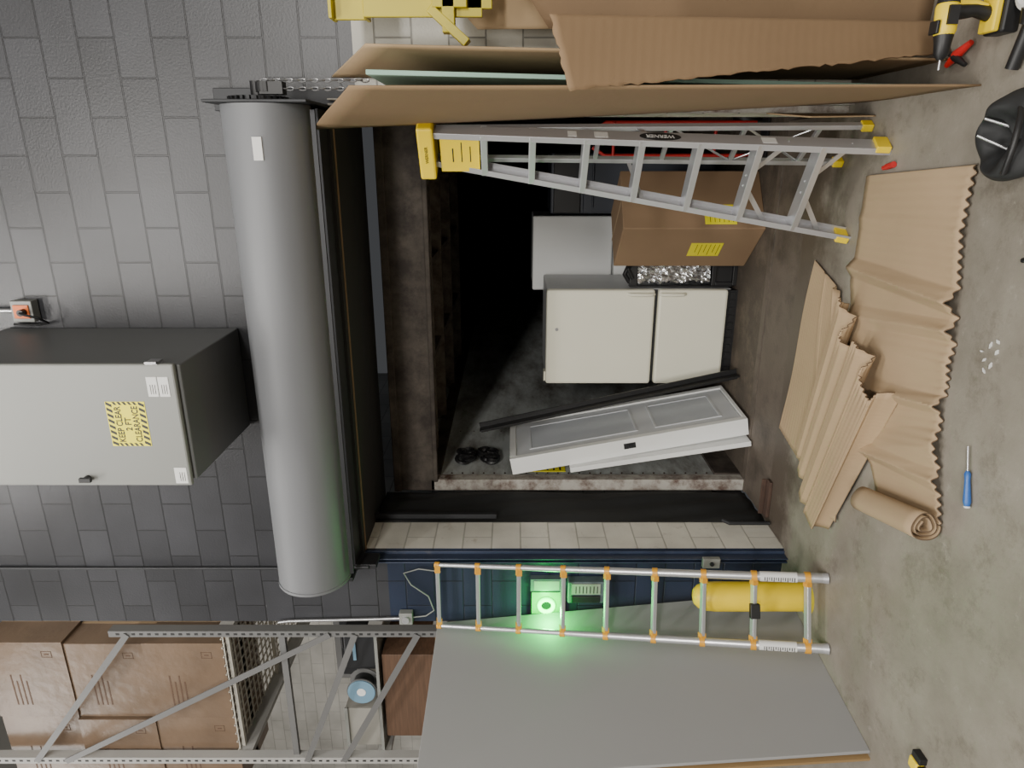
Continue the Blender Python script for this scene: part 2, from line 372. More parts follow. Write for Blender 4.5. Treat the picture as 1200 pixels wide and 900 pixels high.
ob_=top("outlet_box",(-.745,3.46,4.10),"steel outlet box with orange receptacle and black plug","outlet box")
M().box((-.815,3.44,4.06),(-.705,3.495,4.17)).out("box_body",M_cab,ob_,bevel=.004)
M().box((-.795,3.432,4.075),(-.725,3.44,4.155)).out("receptacle",M_orange,ob_,bevel=.003)
M().cyl((-.76,3.432,4.10),(-.76,3.40,4.10),.017).out("power_plug",M_black,ob_,smooth=True)
M().tube([(-.76,3.40,4.10),(-.765,3.38,4.06),(-.785,3.40,4.01),(-.82,3.45,4.0),(-.835,3.47,4.06),(-.835,3.48,4.2)],.006).out("power_cord",M_black,ob_,smooth=True)
M().cyl((-.76,3.47,4.17),(-.76,3.47,5.6),.012).out("conduit",M_steel,ob_,smooth=True)
M().cyl((-2.315,3.485,2.5),(-2.315,3.485,6.4),.009).out("conduit",M_dark,None,smooth=True,label="thin dark vertical conduit running up the gray block wall",cat="conduit")

jb=top("junction_box",(-2.655,3.46,2.25),"gray junction box with looping cable on navy block wall","junction box")
M().box((-2.69,3.45,2.20),(-2.61,3.495,2.28)).out("box_body",M_cab,jb,bevel=.004)
M().cyl((-2.65,3.45,2.24),(-2.65,3.435,2.24),.022).out("cover_knob",M_alu,jb)
M().tube([(-2.65,3.47,2.20),(-2.64,3.47,2.12),(-2.60,3.47,2.07),(-2.5,3.47,2.10),(-2.42,3.47,2.20),(-2.34,3.47,2.24),(-2.31,3.47,2.15),(-2.33,3.47,2.02)],.004).out("loose_cable",M_cab,jb,smooth=True)
M().tube([(-2.66,3.475,2.28),(-2.665,3.475,2.4),(-2.68,3.475,2.95),(-2.69,3.475,3.02)],.010).out("conduit",M_steel,jb,smooth=True)

ar=top("access_reader",(-2.54,3.47,1.28),"wall access reader with glowing green light ring","access reader")
M().box((-2.625,3.464,1.28),(-2.46,3.497,1.49)).out("reader_body",M_black,ar,bevel=.006)
M().box((-2.618,3.461,1.288),(-2.467,3.464,1.482)).out("reader_face",M_greenf,ar)
M().torus((-2.552,3.450,1.395),(0,1,0),.042,.012,n=40,k=10).out("light_ring",M_green,ar,smooth=True)
M().cyl((-2.552,3.453,1.395),(-2.552,3.461,1.395),.030,n=28).out("reader_button",M_black,ar)
cx_=top("control_box",(-2.44,3.45,1.06),"dark wall control box with placard beside the green reader","control box")
M().box((-2.52,3.43,1.05),(-2.375,3.497,1.27)).out("box_body",M_greenp,cx_,bevel=.006)
m=M().box((-2.455,3.424,1.08),(-2.385,3.43,1.25))
for i in range(7): m.box((-2.448,3.4232,1.095+i*.021),(-2.40,3.424,1.10+i*.021),1)
m.out("paper_label",[M_beige,M_ink],cx_)
M().box((-2.51,3.418,1.08),(-2.465,3.43,1.25)).out("box_window",M_black,cx_,bevel=.004)
ug=M().box((-2.45,3.45,1.30),(-2.37,3.497,1.49)); ug.box((-2.44,3.446,1.32),(-2.38,3.45,1.47),1); ug.out("meter_box",[M_greenp,M_beige],None,label="small gray meter box with placard next to the reader",cat="meter box")

# ---------------------------------------------------------------- telescoping ladder
tl=top("telescoping_ladder",(-2.2,2.9,0),"telescoping aluminium ladder with amber collars leaning on navy wall","ladder")
RB,RT=V((-2.03,2.965,0)),V((-2.235,3.40,2.06)); LB,LT=V((-2.362,2.845,0)),V((-2.645,3.39,2.06))
zs=[.095,.347,.592,.836,1.084,1.317,1.562,1.795,2.03]
for B,T in ((RB,RT),(LB,LT)):
    m=M(); z0=.02
    for i,z in enumerate(zs):
        r=.025-.0016*i; m.cyl(B.lerp(T,z0/2.06),B.lerp(T,z/2.06),r,n=18); z0=z
    m.out("ladder_rail",M_alu,tl,smooth=True)
    M().cyl(B,B.lerp(T,.012),.028,.026).out("rail_foot",M_alu2,tl,smooth=True)
d=(RB-LB).normalized()
for i,z in enumerate(zs):
    a=LB.lerp(LT,z/2.06); b=RB.lerp(RT,z/2.06); r=.025-.0016*i
    M().bar(a+d*r,b-d*r,.034-.0012*i,.022,side=(0,1,.25)).out("ladder_rung",M_alu,tl,bevel=.004)
    for p,sg in ((a,1),(b,-1)):
        up=(RT-RB).normalized(); m=M(); m.cyl(p-up*.014,p+up*.014,r+.005,n=18); m.bar(p,p+d*sg*.045,.034,.028,side=(0,1,.25)); m.out("rung_collar",M_or,tl,smooth=True)
z=.347; a=LB.lerp(LT,z/2.06); b=RB.lerp(RT,z/2.06); c=(a+b)/2+V((0,-.02,0))
M().bar(c-d*.03,c+d*.045,.03,.05,side=(0,1,0)).out("ladder_lock",M_black,tl,bevel=.004)
for B,T in ((RB,RT),(LB,LT)):
    c1=B.lerp(T,.07); c2=B.lerp(T,.155); m=M(); m.cyl(c1,c2,.0258,n=18)
    t_=(T-B).normalized(); s_=t_.cross(V((0,-1,0))).normalized(); n_=s_.cross(t_); n_=n_ if n_.y<0 else -n_
    for i in range(14): m.frame(c1+n_*.0258,t_,s_,n_,(.012+i*.011,-.012+.004*(i%3),0),(.016+i*.011,.012,.0008),1)
    m.out("rail_sticker",[M_paper,M_ink],tl,smooth=True)

bo=top("bollard",(-2.27,3.15,0),"short yellow plastic covered bollard behind the ladder","bollard")
M().lathe((-2.27,3.15,0),[(.078,.02),(.079,.50),(.075,.55),(.062,.59),(.04,.612),(.01,.62)]).out("bollard_cover",M_yel,bo,smooth=True)
M().lathe((-2.27,3.15,0),[(.095,0),(.095,.012),(.08,.02)]).out("bollard_base",M_yelp,bo,smooth=True)

def slab(name,p,t,mt,**k):
    a,b,c,d=[V(q) for q in p]; n=(b-a).cross(d-a).normalized()*t
    return M().hexa([a,b,c,d,a+n,b+n,c+n,d+n]).out(name,mt,None,**k)
slab("leaning_panel",[(-2.42,3.40,0),(-2.52,2.37,0),(-2.755,2.42,2.05),(-2.68,3.46,2.05)],.018,M_panel,bevel=.003,label="large smooth gray sheet panel leaning beside the ladder",cat="panel")
slab("plywood_sheet",[(-2.455,3.30,0),(-2.553,2.36,0),(-2.79,2.425,2.0),(-2.73,3.36,2.0)],.015,M_ply,label="thin plywood sheet standing behind the gray panel",cat="plywood")

# ---------------------------------------------------------------- step ladder
sl=top("step_ladder",(-.05,3.3,0),"aluminium step ladder with yellow top standing against cardboard sheets","step ladder")
FR0,FR1=V((.042,3.07,0)),V((.112,3.30,1.96)); FL0,FL1=V((-.366,3.32,0)),V((-.028,3.42,1.96))
BR0,BR1=V((.125,3.24,0)),V((.118,3.345,1.93)); BL0,BL1=V((-.03,3.48,0)),V((-.01,3.455,1.93))
wd=(FR0-FL0).normalized()
pr=V((wd.y,-wd.x,0))
for B,T in ((FR0,FR1),(FL0,FL1)):
    m=M(); s_=wd if B is FL0 else -wd
    m.bar(B,T,.006,.075,side=wd)
    for q in (-.036,.036): m.bar(B+pr*q+s_*.012,T+pr*q+s_*.012,.026,.005,side=wd)
    m.out("front_rail",M_alu2,sl,bevel=.001)
    M().bar(B,B.lerp(T,.03),.03,.085,side=wd).out("ladder_foot",M_yel,sl,bevel=.004)
for B,T in ((BR0,BR1),(BL0,BL1)):
    M().bar(B,T,.022,.032,side=wd).out("rear_rail",M_alu2,sl,bevel=.003)
    M().bar(B,B.lerp(T,.025),.034,.045,side=wd).out("ladder_foot",M_yel,sl,bevel=.004)
for z in (.28,.54,.79,1.04,1.28,1.52,1.74):
    a=FL0.lerp(FL1,z/1.96); b=FR0.lerp(FR1,z/1.96); dd=(b-a).normalized(); pq=V((-dd.y,dd.x,0)).normalized()
    m=M(); m.bar(a,b,.08,.006,side=pq); m.bar(a-pq*.038+V((0,0,-.013)),b-pq*.038+V((0,0,-.013)),.005,.028,side=pq); m.bar(a+pq*.038+V((0,0,-.013)),b+pq*.038+V((0,0,-.013)),.005,.028,side=pq)
    m.out("ladder_step",M_alu,sl,bevel=.001)
for z in (.22,.55,.88,1.2,1.5):
    a=BL0.lerp(BL1,z/1.93); b=BR0.lerp(BR1,z/1.93); M().bar(a,b,.02,.02).out("rear_crossbar",M_alu2,sl,bevel=.002)
for (z1,z2) in ((.22,.55),(.55,.22),(.55,.88)):
    M().bar(BL0.lerp(BL1,z1/1.93),BR0.lerp(BR1,z2/1.93),.004,.018).out("rear_brace",M_alu,sl)
for z in (.28,.54):
    for (A,B_,C,D) in ((FL0,FL1,FR0,FR1),(FR0,FR1,FL0,FL1)):
        p=A.lerp(B_,(z+.0)/1.96); q=A.lerp(B_,(z-.14)/1.96); st=p.lerp(C.lerp(D,z/1.96),.45)
        M().bar(st,q,.022,.005,side=(0,0,1)).out("step_brace",M_alu,sl)
for A,B_,C,D in ((FL0,FL1,BL0,BL1),(FR0,FR1,BR0,BR1)):
    M().bar(A.lerp(B_,.50),C.lerp(D,.54),.018,.005,side=(0,0,1)).out("spreader_bar",M_alu,sl)
mid=(FR1+FL1+BR1+BL1)/4
m=M(); m.frame(mid+V((0,0,1.985-mid.z)),wd,pr,V((0,0,1)),(-.13,-.09,-.03),(.13,.09,.045)); ct=m.out("top_cap",M_yel,sl,bevel=.01)
text("WERNER",V((mid.x,mid.y,1.992))+pr*.0912,wd,V((0,0,1)),.085,.014,M_ink,ct)
a=FL0.lerp(FL1,1.84/1.96); b=FR0.lerp(FR1,1.84/1.96)
m=M(); m.frame((a+b)/2+pr*.03,wd,pr,V((0,0,1)),(-.10,-.01,-.09),(.10,0,.09))
for q in (((-.05,-.001,-.01),(.05,.0012,-.005)),((-.05,-.001,-.05),(.03,.0012,-.045)),((-.05,-.001,.03),(.02,.0012,.036))): m.frame((a+b)/2+pr*.030,wd,pr,V((0,0,1)),q[0],q[1],1)
m.out("bracket_plate",[M_yel,M_ink],sl,bevel=.001)
dr=(FR1-FR0).normalized(); c=FR0.lerp(FR1,.485)
pl=[c+wd*.0035+dr*math.cos(2*pi*i/28)*.09+pr*math.sin(2*pi*i/28)*.031 for i in range(28)]
bd=M().prism(pl,wd*.001).out("maker_badge",M_ink,sl)
text("WERNER",c+wd*.0052,dr,wd.cross(dr),.125,.024,M_paper,bd)
for zf,hh in ((.615,.03),(.68,.02),(.25,.03)):
    c2=FR0.lerp(FR1,zf); M().frame(c2+wd*.003,dr,pr,wd,(-hh,-.022,0),(hh,.022,.001)).out("rail_sticker",M_paper,sl)

# ---------------------------------------------------------------- cardboard sheets stack
def sheet(name,p,mt,t=.006,bow=0,label="",wav=0,rag=0):
    a,b,c,d=[V(q) for q in p]; n=(b-a).cross(d-a).normalized()
    def fn(u,v):
        q=a.lerp(b,u).lerp(d.lerp(c,u),v)
        if rag and u<.001: q+=(a-b).normalized()*random.uniform(-rag,rag)
        if rag and v>.999: q+=(d-a).normalized()*random.uniform(-rag,rag)
        return q+n*(bow*math.sin(pi*u)*math.sin(pi*v)+wav*math.sin(5*u+3*v))
    return M().grid(fn,16,60 if rag else 24).out(name,mt,None,solid=t,smooth=True,recalc=False,label=label,cat="cardboard sheet",group="cardboard sheets leaning on wall")
sheet("cardboard_sheet",[(.235,3.44,0),(.225,2.53,0),(.225,2.50,2.15),(.115,3.30,2.50)],M_card,bow=.016,wav=.003,label="tall brown cardboard sheet standing next to the step ladder")
sheet("cardboard_sheet",[(.335,3.44,0),(.335,2.75,0),(.345,2.47,2.08),(.33,3.30,2.40)],M_card2,bow=.01,label="tall brown cardboard sheet behind a teal foam board")
sheet("cardboard_sheet",[(.355,2.74,.0),(.47,2.82,.0),(.425,2.42,1.48),(.205,2.46,1.41)],M_cardw,bow=-.015,rag=.006,label="brown cardboard sheet with fluted torn edge, leaning forward")
sheet("cardboard_sheet",[(.44,2.93,.0),(.80,2.90,.0),(.98,2.76,1.85),(.46,2.90,1.46)],M_cardo,bow=.02,wav=.006,label="wide brown cardboard sheet leaning outside the stack")
sheet("cardboard_sheet",[(.50,3.10,.0),(.76,3.10,.0),(.78,3.35,2.0),(.52,3.30,1.75)],M_card2,bow=.01,label="brown cardboard sheet leaning against white block wall")
sheet("cardboard_sheet",[(.185,3.42,.0),(.165,3.22,.0),(.16,3.20,.30),(.185,3.40,.42)],M_card2,bow=.004,label="small cardboard offcut standing behind the ladder foot")
m=M(); m.hexa([(.262,3.05,0),(.278,3.05,0),(.278,3.40,0),(.262,3.40,0),(.258,2.50,2.09),(.274,2.50,2.09),(.274,3.40,2.09),(.258,3.40,2.09)]); m.out("foam_board",M_foam,None,bevel=.002,label="pale teal rigid foam board between cardboard sheets",cat="foam board")

# yellow steel stand
yf=top("steel_stand",(.84,3.3,0),"yellow painted steel stand beside white block wall","steel stand")
M().box((.80,3.25,0),(.88,3.33,2.30)).out("stand_post",M_yelp,yf,bevel=.004)
m=M(); m.box((.53,3.14,2.20),(1.2,3.16,2.34)); m.box((.53,3.10,2.33),(1.2,3.2,2.345)); m.box((.53,3.10,2.19),(1.2,3.2,2.205)); m.out("stand_beam",M_yelp,yf,bevel=.003)
m=M(); m.box((.53,3.08,1.72),(.60,3.10,2.2)); m.box((.56,3.05,1.78),(.80,3.12,1.92)); m.box((.56,3.08,1.68),(1.1,3.10,1.78)); m.out("stand_gusset",M_yelp,yf,bevel=.003)
M().bar((.56,3.08,1.93),(.43,3.06,1.78),.05,.035,side=(0,1,0)).out("stand_arm",M_yelp,yf,bevel=.003)
M().box((.47,3.05,1.83),(.62,3.11,1.88)).out("stand_arm",M_yelp,yf,bevel=.003)

# ---------------------------------------------------------------- floor corrugated cardboard
def lerp_path(pts,u):
    for (u0,p0),(u1,p1) in zip(pts,pts[1:]):
        if u<=u1: return V(p0).lerp(V(p1),(u-u0)/(u1-u0))
    return V(pts[-1][1])
near=[(0,(-.03,2.45,0)),(.38,(-.54,2.40,0)),(.68,(-.90,2.345,0)),(1,(-1.30,2.25,0))]
far=[(0,(-.085,3.18,0)),(.36,(-.56,3.20,0)),(.62,(-1.0,3.0,0)),(1,(-1.42,2.66,0))]
def tri(x): return 2*abs(2*(x-math.floor(x+.5)))-1
def fine(e): return .0005+.0055*math.exp(-e/.03)
def g1(u,v):
    p=lerp_path(near,u).lerp(lerp_path(far,u),v)
    h=.012+fine(v)*math.sin(2*pi*u*38)+.006*math.sin(u*9+v*2)
    for c,w_,a,k in ((.17,.03,.008,.03),(.35,.035,.050,.04),(.43,.03,.040,-.02),(.53,.06,.024,.02),(.66,.03,.040,.04),(.78,.06,.030,-.05),(.88,.03,.040,.04)):
        h+=a*max(0,1-abs(u-c+k*v)/w_)*(.8+.2*math.sin(3*v+c*20))
    return p+V((0,(.014*math.sin(11*u)+.004*math.sin(2*pi*u*38))*(1-v),max(h,.003)))
m=M(); m.grid(g1,340,18)
def roll(u,v):
    a=u*2.7*2*pi; r=.016+.042*(1-u)+.003*math.sin(3*a); c=V((-1.305,2.235,.066)).lerp(V((-1.425,2.68,.062)),v)
    return c+V((-math.sin(a)*r,-.2*math.sin(a)*r,-math.cos(a)*r))
m.grid(roll,100,8)
m.out("corrugated_wrap",[M_cardg,M_cut],None,solid=.005,smooth=True,recalc=False,rim=1,label="long corrugated kraft sheet with rolled end on the floor",cat="corrugated cardboard",group="corrugated kraft wraps on floor")
def g2(u,v):
    p=V((-.52,3.60,0)).lerp(V((-1.53,3.76,0)),u).lerp(V((-.62,3.27,0)).lerp(V((-1.70,2.95,0)),u),v)
    h=.010+.0008*math.sin(2*pi*v*26)+.006*math.exp(-((v-.45-.1*u)/.04)**2)+.03*math.exp(-((v-.93)/.05)**2)+.006*math.sin(u*7)
    return p+V((0,0,h))
M().grid(g2,30,180).out("corrugated_wrap",[M_cardf,M_cut],None,solid=.005,smooth=True,recalc=False,rim=1,label="flat corrugated kraft sheet on the floor at dock threshold",cat="corrugated cardboard",group="corrugated kraft wraps on floor")
folds=[(.0,.035),(.05,.095),(.17,.11),(.20,.05),(.26,.115),(.38,.12),(.41,.055),(.47,.12),(.60,.13),(.63,.07),(.69,.125),(.90,.115),(.96,.10),(1,.02)]
def fold_h(v):
    for (a,ha),(b,hb) in zip(folds,folds[1:]):
        if v<=b: return ha+(hb-ha)*(v-a)/(b-a)
    return folds[-1][1]
def g3(u,v):
    E=V((-.64,3.14,0)).lerp(V((-.95,2.60,0)),v); F=V((-1.50,3.38,0)).lerp(V((-1.80,3.0,0)),v)
    p=E.lerp(F,u)
    h=fold_h(v)*(1-.2*u)+(.0005+.005*math.exp(-u/.03))*math.sin(2*pi*v*44)
    ed=(V((-.95,2.60,0))-V((-.64,3.14,0))).normalized(); ax=(E-F).normalized()
    off=.025*math.sin(2*pi*v*4.7+1)
    return p+ed*off+ax*(.05*math.sin(2*pi*v*2.1)*(1-u)+.03*math.sin(v*7)*u)+V((0,0,h))
M().grid(g3,26,320).out("corrugated_wrap",[M_cardf,M_cut],None,solid=.005,smooth=True,recalc=False,rim=1,label="folded bundle of corrugated kraft cardboard with wavy edge",cat="corrugated cardboard",group="corrugated kraft wraps on floor")

# ---------------------------------------------------------------- trailer
tr=top("truck_trailer",(-.95,6,0),"dark worn freight trailer backed up to the dock","trailer")
TX0,TX1,TY0,TY1,TH=-2.13,.32,4.25,13.0,2.16
M().box((TX0-.06,TY0,-.15),(TX1+.06,TY1,0)).out("trailer_floor",M_trf,tr)
m=M(); m.box((TX0-.04,TY0+.08,0),(TX0-.0,TY1,TH+.1))
for i in range(26): m.cyl((TX0-.001,TY0+.125,.15+i*.075),(TX0+.006,TY0+.125,.15+i*.075),.006,n=8,mi=1)
for i in range(18): m.cyl((TX0-.001,5.15,.15+i*.11),(TX0+.004,5.15,.15+i*.11),.005,n=8,mi=1)
m.box((TX0,TY0+.09,TH-.06),(TX0+.03,TY1,TH+.03),2)
m.box((TX0,TY0+.09,0),(TX0+.02,TY1,.18),2)
m.out("trailer_side",[M_trw,M_rust,M_trh],tr)
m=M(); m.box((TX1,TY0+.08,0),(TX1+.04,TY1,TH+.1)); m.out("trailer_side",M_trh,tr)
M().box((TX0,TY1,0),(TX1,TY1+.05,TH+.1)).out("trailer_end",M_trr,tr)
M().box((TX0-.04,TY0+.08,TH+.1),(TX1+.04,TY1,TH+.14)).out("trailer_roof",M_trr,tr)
for yy in (4.75,5.45,6.3,7.3): M().box((TX0,yy,TH+.0),(TX1,yy+.06,TH+.1)).out("roof_bow",M_bow,tr)
for x in (-1.45,-.75,-.15): M().box((x,TY0+.1,TH+.02),(x+.045,7.4,TH+.1)).out("roof_rail",M_bow,tr)
m=M(); m.box((TX0-.07,TY0,0),(TX0+.012,TY0+.09,TH)); m.out("rear_post",M_trp,tr,bevel=.006)
m=M(); m.box((TX1-.01,TY0,0),(TX1+.07,TY0+.09,TH)); m.out("rear_post",M_trp,tr,bevel=.006)
m=M(); m.box((TX0-.07,TY0,TH-.03),(TX1+.07,TY0+.10,TH+.25)); m.box((TX0-.07,TY0-.02,TH+.20),(TX1+.07,TY0+.02,TH+.25)); m.box((TX0,TY0-.015,TH-.05),(TX1,TY0+.03,TH-.02))
m.out("rear_header",M_trh,tr,bevel=.006)
m=M(); m.box((TX0-.07,TY0-.02,-.12),(TX1+.07,TY0+.04,.003)); m.out("rear_sill",M_plate,tr)
m=M().box((TX0,4.40,1.22),(TX0+.004,4.56,1.48))
for i in range(5): m.box((TX0+.004,4.42,1.25+i*.045),(TX0+.005,4.54,1.262+i*.045),1)
m.out("warning_sticker",[M_yels,M_ink],tr)
for z in (1.93,1.78):
    m=M()
    for i in range(18):
        a=random.random()*6; m.torus((TX0+.035,4.60+random.uniform(-.07,.07),z+random.uniform(-.035,.035)),(1,.3*math.sin(a),.3*math.cos(a)),.022+random.random()*.03,.015,n=16,k=5)
    m.out("tie_strap",M_black,tr,smooth=True)
M().box((-2.19,3.82,-.16),(.19,4.22,-.001)).out("dock_plate",M_plate,None,label="dirty steel dock plate bridging floor and trailer",cat="dock plate")
ds=top("dock_seal",(-1,4.0,0),"black foam and fabric dock seal around the trailer end","dock seal")
def seal(u,v):
    return V((-2.205+.014*math.sin(v*14+u*5)*math.sin(u*9),3.81+.41*u,2.46*v))
M().grid(seal,20,40).out("seal_pad",M_rub,ds,solid=.02,smooth=True,recalc=False)
M().box((.21,3.81,0),(.30,4.22,2.46)).out("seal_pad",M_rub,ds)
M().box((-2.3,3.81,2.47),(.32,4.22,2.60)).out("seal_pad",M_rub,ds)
M().box((-2.18,3.83,1.7),(-2.15,3.86,2.47)).out("seal_strap",M_dark,ds)
rb=M(); rb.box((-2.14,3.77,0),(-1.90,3.83,.02)); rb.box((-2.14,3.82,.02),(-1.90,3.83,.05)); rb.out("steel_angle",M_rust,None,bevel=.004,label="rusty steel angle lying on the dock threshold",cat="steel angle")
M().tube([(-2.15,3.72,.012),(-2.15,3.72,.26),(-2.15,3.76,.29)],.012).out("drain_pipe",M_dark,None,smooth=True,label="short gray pipe beside the dock opening corner",cat="pipe")

# ---------------------------------------------------------------- trailer contents
fr=top("refrigerator",(-1.24,5.1,0),"almond white two-door refrigerator inside the trailer","refrigerator")
M().box((-1.585,4.83,.03),(-.90,5.45,1.35)).out("fridge_body",M_frs,fr,bevel=.012)
M().box((-1.59,4.755,.59),(-.895,4.825,1.355)).out("fridge_door",M_fr,fr,bevel=.018)
M().box((-1.59,4.755,.075),(-.895,4.825,.565)).out("freezer_door",M_fr,fr,bevel=.018)
m=M(); m.box((-1.58,4.79,0),(-.905,4.86,.07))
for i in range(12): m.box((-1.55+i*.055,4.78,.02),(-1.52+i*.055,4.79,.055))
m.out("toe_grille",M_black,fr)
M().box((-1.58,4.80,.565),(-.905,4.829,.59)).out("door_gasket",M_dark,fr)
for z0,z1 in ((.60,.78),(.38,.558)):
    M().tube([(-.925,4.755,z0),(-.925,4.73,z0+.02),(-.925,4.725,(z0+z1)/2),(-.925,4.73,z1-.02),(-.925,4.755,z1)],.012).out("door_handle",M_fr,fr,smooth=True)
M().box((-1.57,4.77,1.356),(-1.50,4.85,1.368)).out("top_hinge",M_fr,fr)
M().cyl((-1.18,4.755,1.28),(-1.18,4.752,1.28),.012).out("maker_badge",M_steel,fr)

f2=top("refrigerator",(-.75,5.8,0),"white refrigerator standing behind the cardboard box","refrigerator")
M().box((-1.03,5.56,.03),(-.455,6.1,1.43)).out("fridge_body",M_frs,f2,bevel=.01)
M().box((-1.035,5.50,.80),(-.45,5.555,1.435)).out("fridge_door",M_whitep,f2,bevel=.012)
M().box((-1.035,5.50,.05),(-.45,5.555,.785)).out("freezer_door",M_whitep,f2,bevel=.012)
M().box((-1.02,5.475,.72),(-.96,5.50,.80)).out("door_handle",M_steel,f2,bevel=.004)
dk=top("dark_appliance",(-.22,5.7,0),"dark slate appliance standing in the trailer shadow","appliance")
M().box((-.43,5.48,.04),(.02,6.0,1.30)).out("appliance_body",M_navyb,dk,bevel=.01)
M().box((-.425,5.45,.06),(.015,5.478,1.05)).out("appliance_door",M_navyb,dk,bevel=.008)
M().box((-.425,5.455,1.07),(.015,5.478,1.28)).out("control_panel",M_black,dk,bevel=.006)
M().cyl((-.38,5.43,.98),(-.03,5.43,.98),.008).out("door_handle",M_navyb,dk,smooth=True)
ht=top("hand_truck",(.10,4.55,0),"red steel hand truck standing beside the tall box","hand truck")
for x in (.0,.20): M().tube([(x,4.62,.05),(x,4.66,1.0),(x+(.05 if x<.1 else -.05),4.67,1.08)],.012).out("truck_rail",M_red,ht,smooth=True)
m=M()
for z in (.3,.62,.95): m.cyl((0,4.64,z),(.2,4.64,z),.010)
m.out("truck_crossbar",M_red,ht,smooth=True)
M().box((-.02,4.50,.01),(.22,4.62,.02)).out("toe_plate",M_dark,ht)
for x in (-.03,.21): M().cyl((x,4.70,.09),(x+.03,4.70,.09),.09,n=28).out("truck_wheel",M_black,ht,smooth=True)

# tall carton
K=V((-.436,4.384,0)); Lc=V((-.723,4.72,0)); Rc=V((-.093,4.625,0)); Fc=Lc+Rc-K; H=.90
cr=top("cardboard_box",(-.42,4.66,0),"tall sealed brown cardboard box with yellow stickers","cardboard box")
Z=V((0,0,1))
M().hexa([K,Rc,Fc,Lc,K+Z*H,Rc+Z*H,Fc+Z*H,Lc+Z*H]).out("carton_body",M_box,cr,bevel=.006)
dl=(Lc-K).normalized(); drr=(Rc-K).normalized(); nl=V((dl.y,-dl.x,0)); nl=nl if nl.y<0 else -nl; nr=V((drr.y,-drr.x,0)); nr=nr if nr.y<0 else -nr
for (d_,n_,a0,a1,z0,z1) in ((dl,nl,.16,.31,.22,.43),(drr,nr,.03,.17,.18,.38)):
    m=M().frame(K+n_*.001,d_,Z,n_,(a0,z0,0),(a1,z1,.001))
    for i in range(6): m.frame(K+n_*.0022,d_,Z,n_,(a0+.015,z0+.02+i*.029,0),(a1-.015-.03*(i%2),z0+.023+i*.029,.0005),1)
    m.out("yellow_sticker",[M_yels,M_ink],cr)
m=M(); m.frame(K+n_*0,dl,nl,Z,(-.001,-.22,H),(.445,-.20,H+.001)); m.out("packing_tape",M_cardf,cr)

fd=top("insulated_unit",(-.79,4.92,0),"black framed unit wrapped in crumpled silver foil","insulated unit")
rr=random.Random(3); nz=[[rr.uniform(-.010,.010) for _ in range(40)] for _ in range(26)]
def sq(p,a,i):
    k=.9/max(abs(math.cos(a)),abs(math.sin(a)),.78); n_=nz[i][int(a/(2*pi)*40)%40]
    d=V((math.cos(a),math.sin(a),0))
    return V((p.x*k,p.y*k,p.z))+d*(n_+.008*math.sin(i*.8+a*2))+V((0,0,n_*.5))
m=M(); m.lathe((-.785,4.93,0),[(.088,.19+i*.0215) for i in range(25)],40,fn=sq); m.out("foil_sleeve",M_foil,fd)
m=M(); m.box((-.88,4.84,0),(-.69,5.02,.03)); m.box((-.88,4.84,.15),(-.69,5.02,.18))
for x in (-.88,-.715):
    for y_ in (4.84,4.995): m.box((x,y_,.03),(x+.025,y_+.025,.15))
m.box((-.87,4.86,.03),(-.70,5.0,.15)); m.out("unit_base",M_black,fd,bevel=.003)
M().box((-.89,4.85,.03),(-.882,4.90,.76)).out("side_post",M_black,fd)
m=M(); m.box((-.88,4.84,.71),(-.69,5.02,.76)); m.tube([(-.86,4.86,.76),(-.80,4.85,.80),(-.74,4.87,.77)],.016); m.tube([(-.83,4.84,.74),(-.76,4.83,.78),(-.71,4.86,.74)],.014); m.out("unit_top",M_black,fd,bevel=.003)

# prehung door
N0=V((-1.665,4.25,0)); wa=V((.03,.68,0)).normalized(); ua=V((-.30,.13,1.58)).normalized(); na=wa.cross(ua).normalized()
if na.x<0: na=-na
ua=(ua-wa*ua.dot(wa)).normalized()
Wd,Hd=.62,1.62
pd=top("prehung_door",(-1.75,4.6,0),"white prehung door with faint panels leaning on trailer wall","door")
def fb(a,b,nm,mt,par=None,bev=.003): return M().frame(N0+Z*.025,wa,ua,na,a,b).out(nm,mt,par or pd,bevel=bev)
fb((0,0,-.12),(.045,Hd,0),"door_jamb",M_whitep); fb((Wd-.045,0,-.12),(Wd,Hd,0),"door_jamb",M_whitep); fb((.045,Hd-.045,-.12),(Wd-.045,Hd,0),"door_head",M_whitep)
fb((.045,0,-.12),(Wd-.045,.025,0),"door_sill",M_whitep)
sb=fb((.045,.03,-.05),(Wd-.045,Hd-.045,-.01),"door_slab",M_doorw)
for (a0,a1,b0,b1) in ((.12,.50,.14,.60),(.12,.50,.72,1.48)):
    m=M(); O=N0+Z*.025
    for q in (((a0,b0),(a1,b0+.015)),((a0,b1-.015),(a1,b1)),((a0,b0+.015),(a0+.015,b1-.015)),((a1-.015,b0+.015),(a1,b1-.015))):
        m.frame(O,wa,ua,na,(q[0][0],q[0][1],-.01),(q[1][0],q[1][1],-.005),0)
    m.frame(O,wa,ua,na,(a0+.015,b0+.015,-.01),(a1-.015,b1-.015,-.009),1)
    m.out("raised_panel",[M_doorw,M_doorg],sb,bevel=.002)
m=M(); m.frame(N0+Z*.025,wa,ua,na,(-.004,.76,-.07),(0,.84,-.03)); m.frame(N0+Z*.025,wa,ua,na,(-.015,.785,-.06),(0,.81,-.04)); m.out("strike_plate",M_dark,pd)
s0=V((-1.835,4.18,0.005)); s1=V((-1.82,4.72,0.005)); s2=V((-2.03,4.78,1.20)); s3=V((-2.05,4.22,1.20))
slab("door_slab_panel",[s0,s1,s2,s3],.035,M_whitep,bevel=.003,label="plain white slab leaning between door and trailer wall",cat="panel")
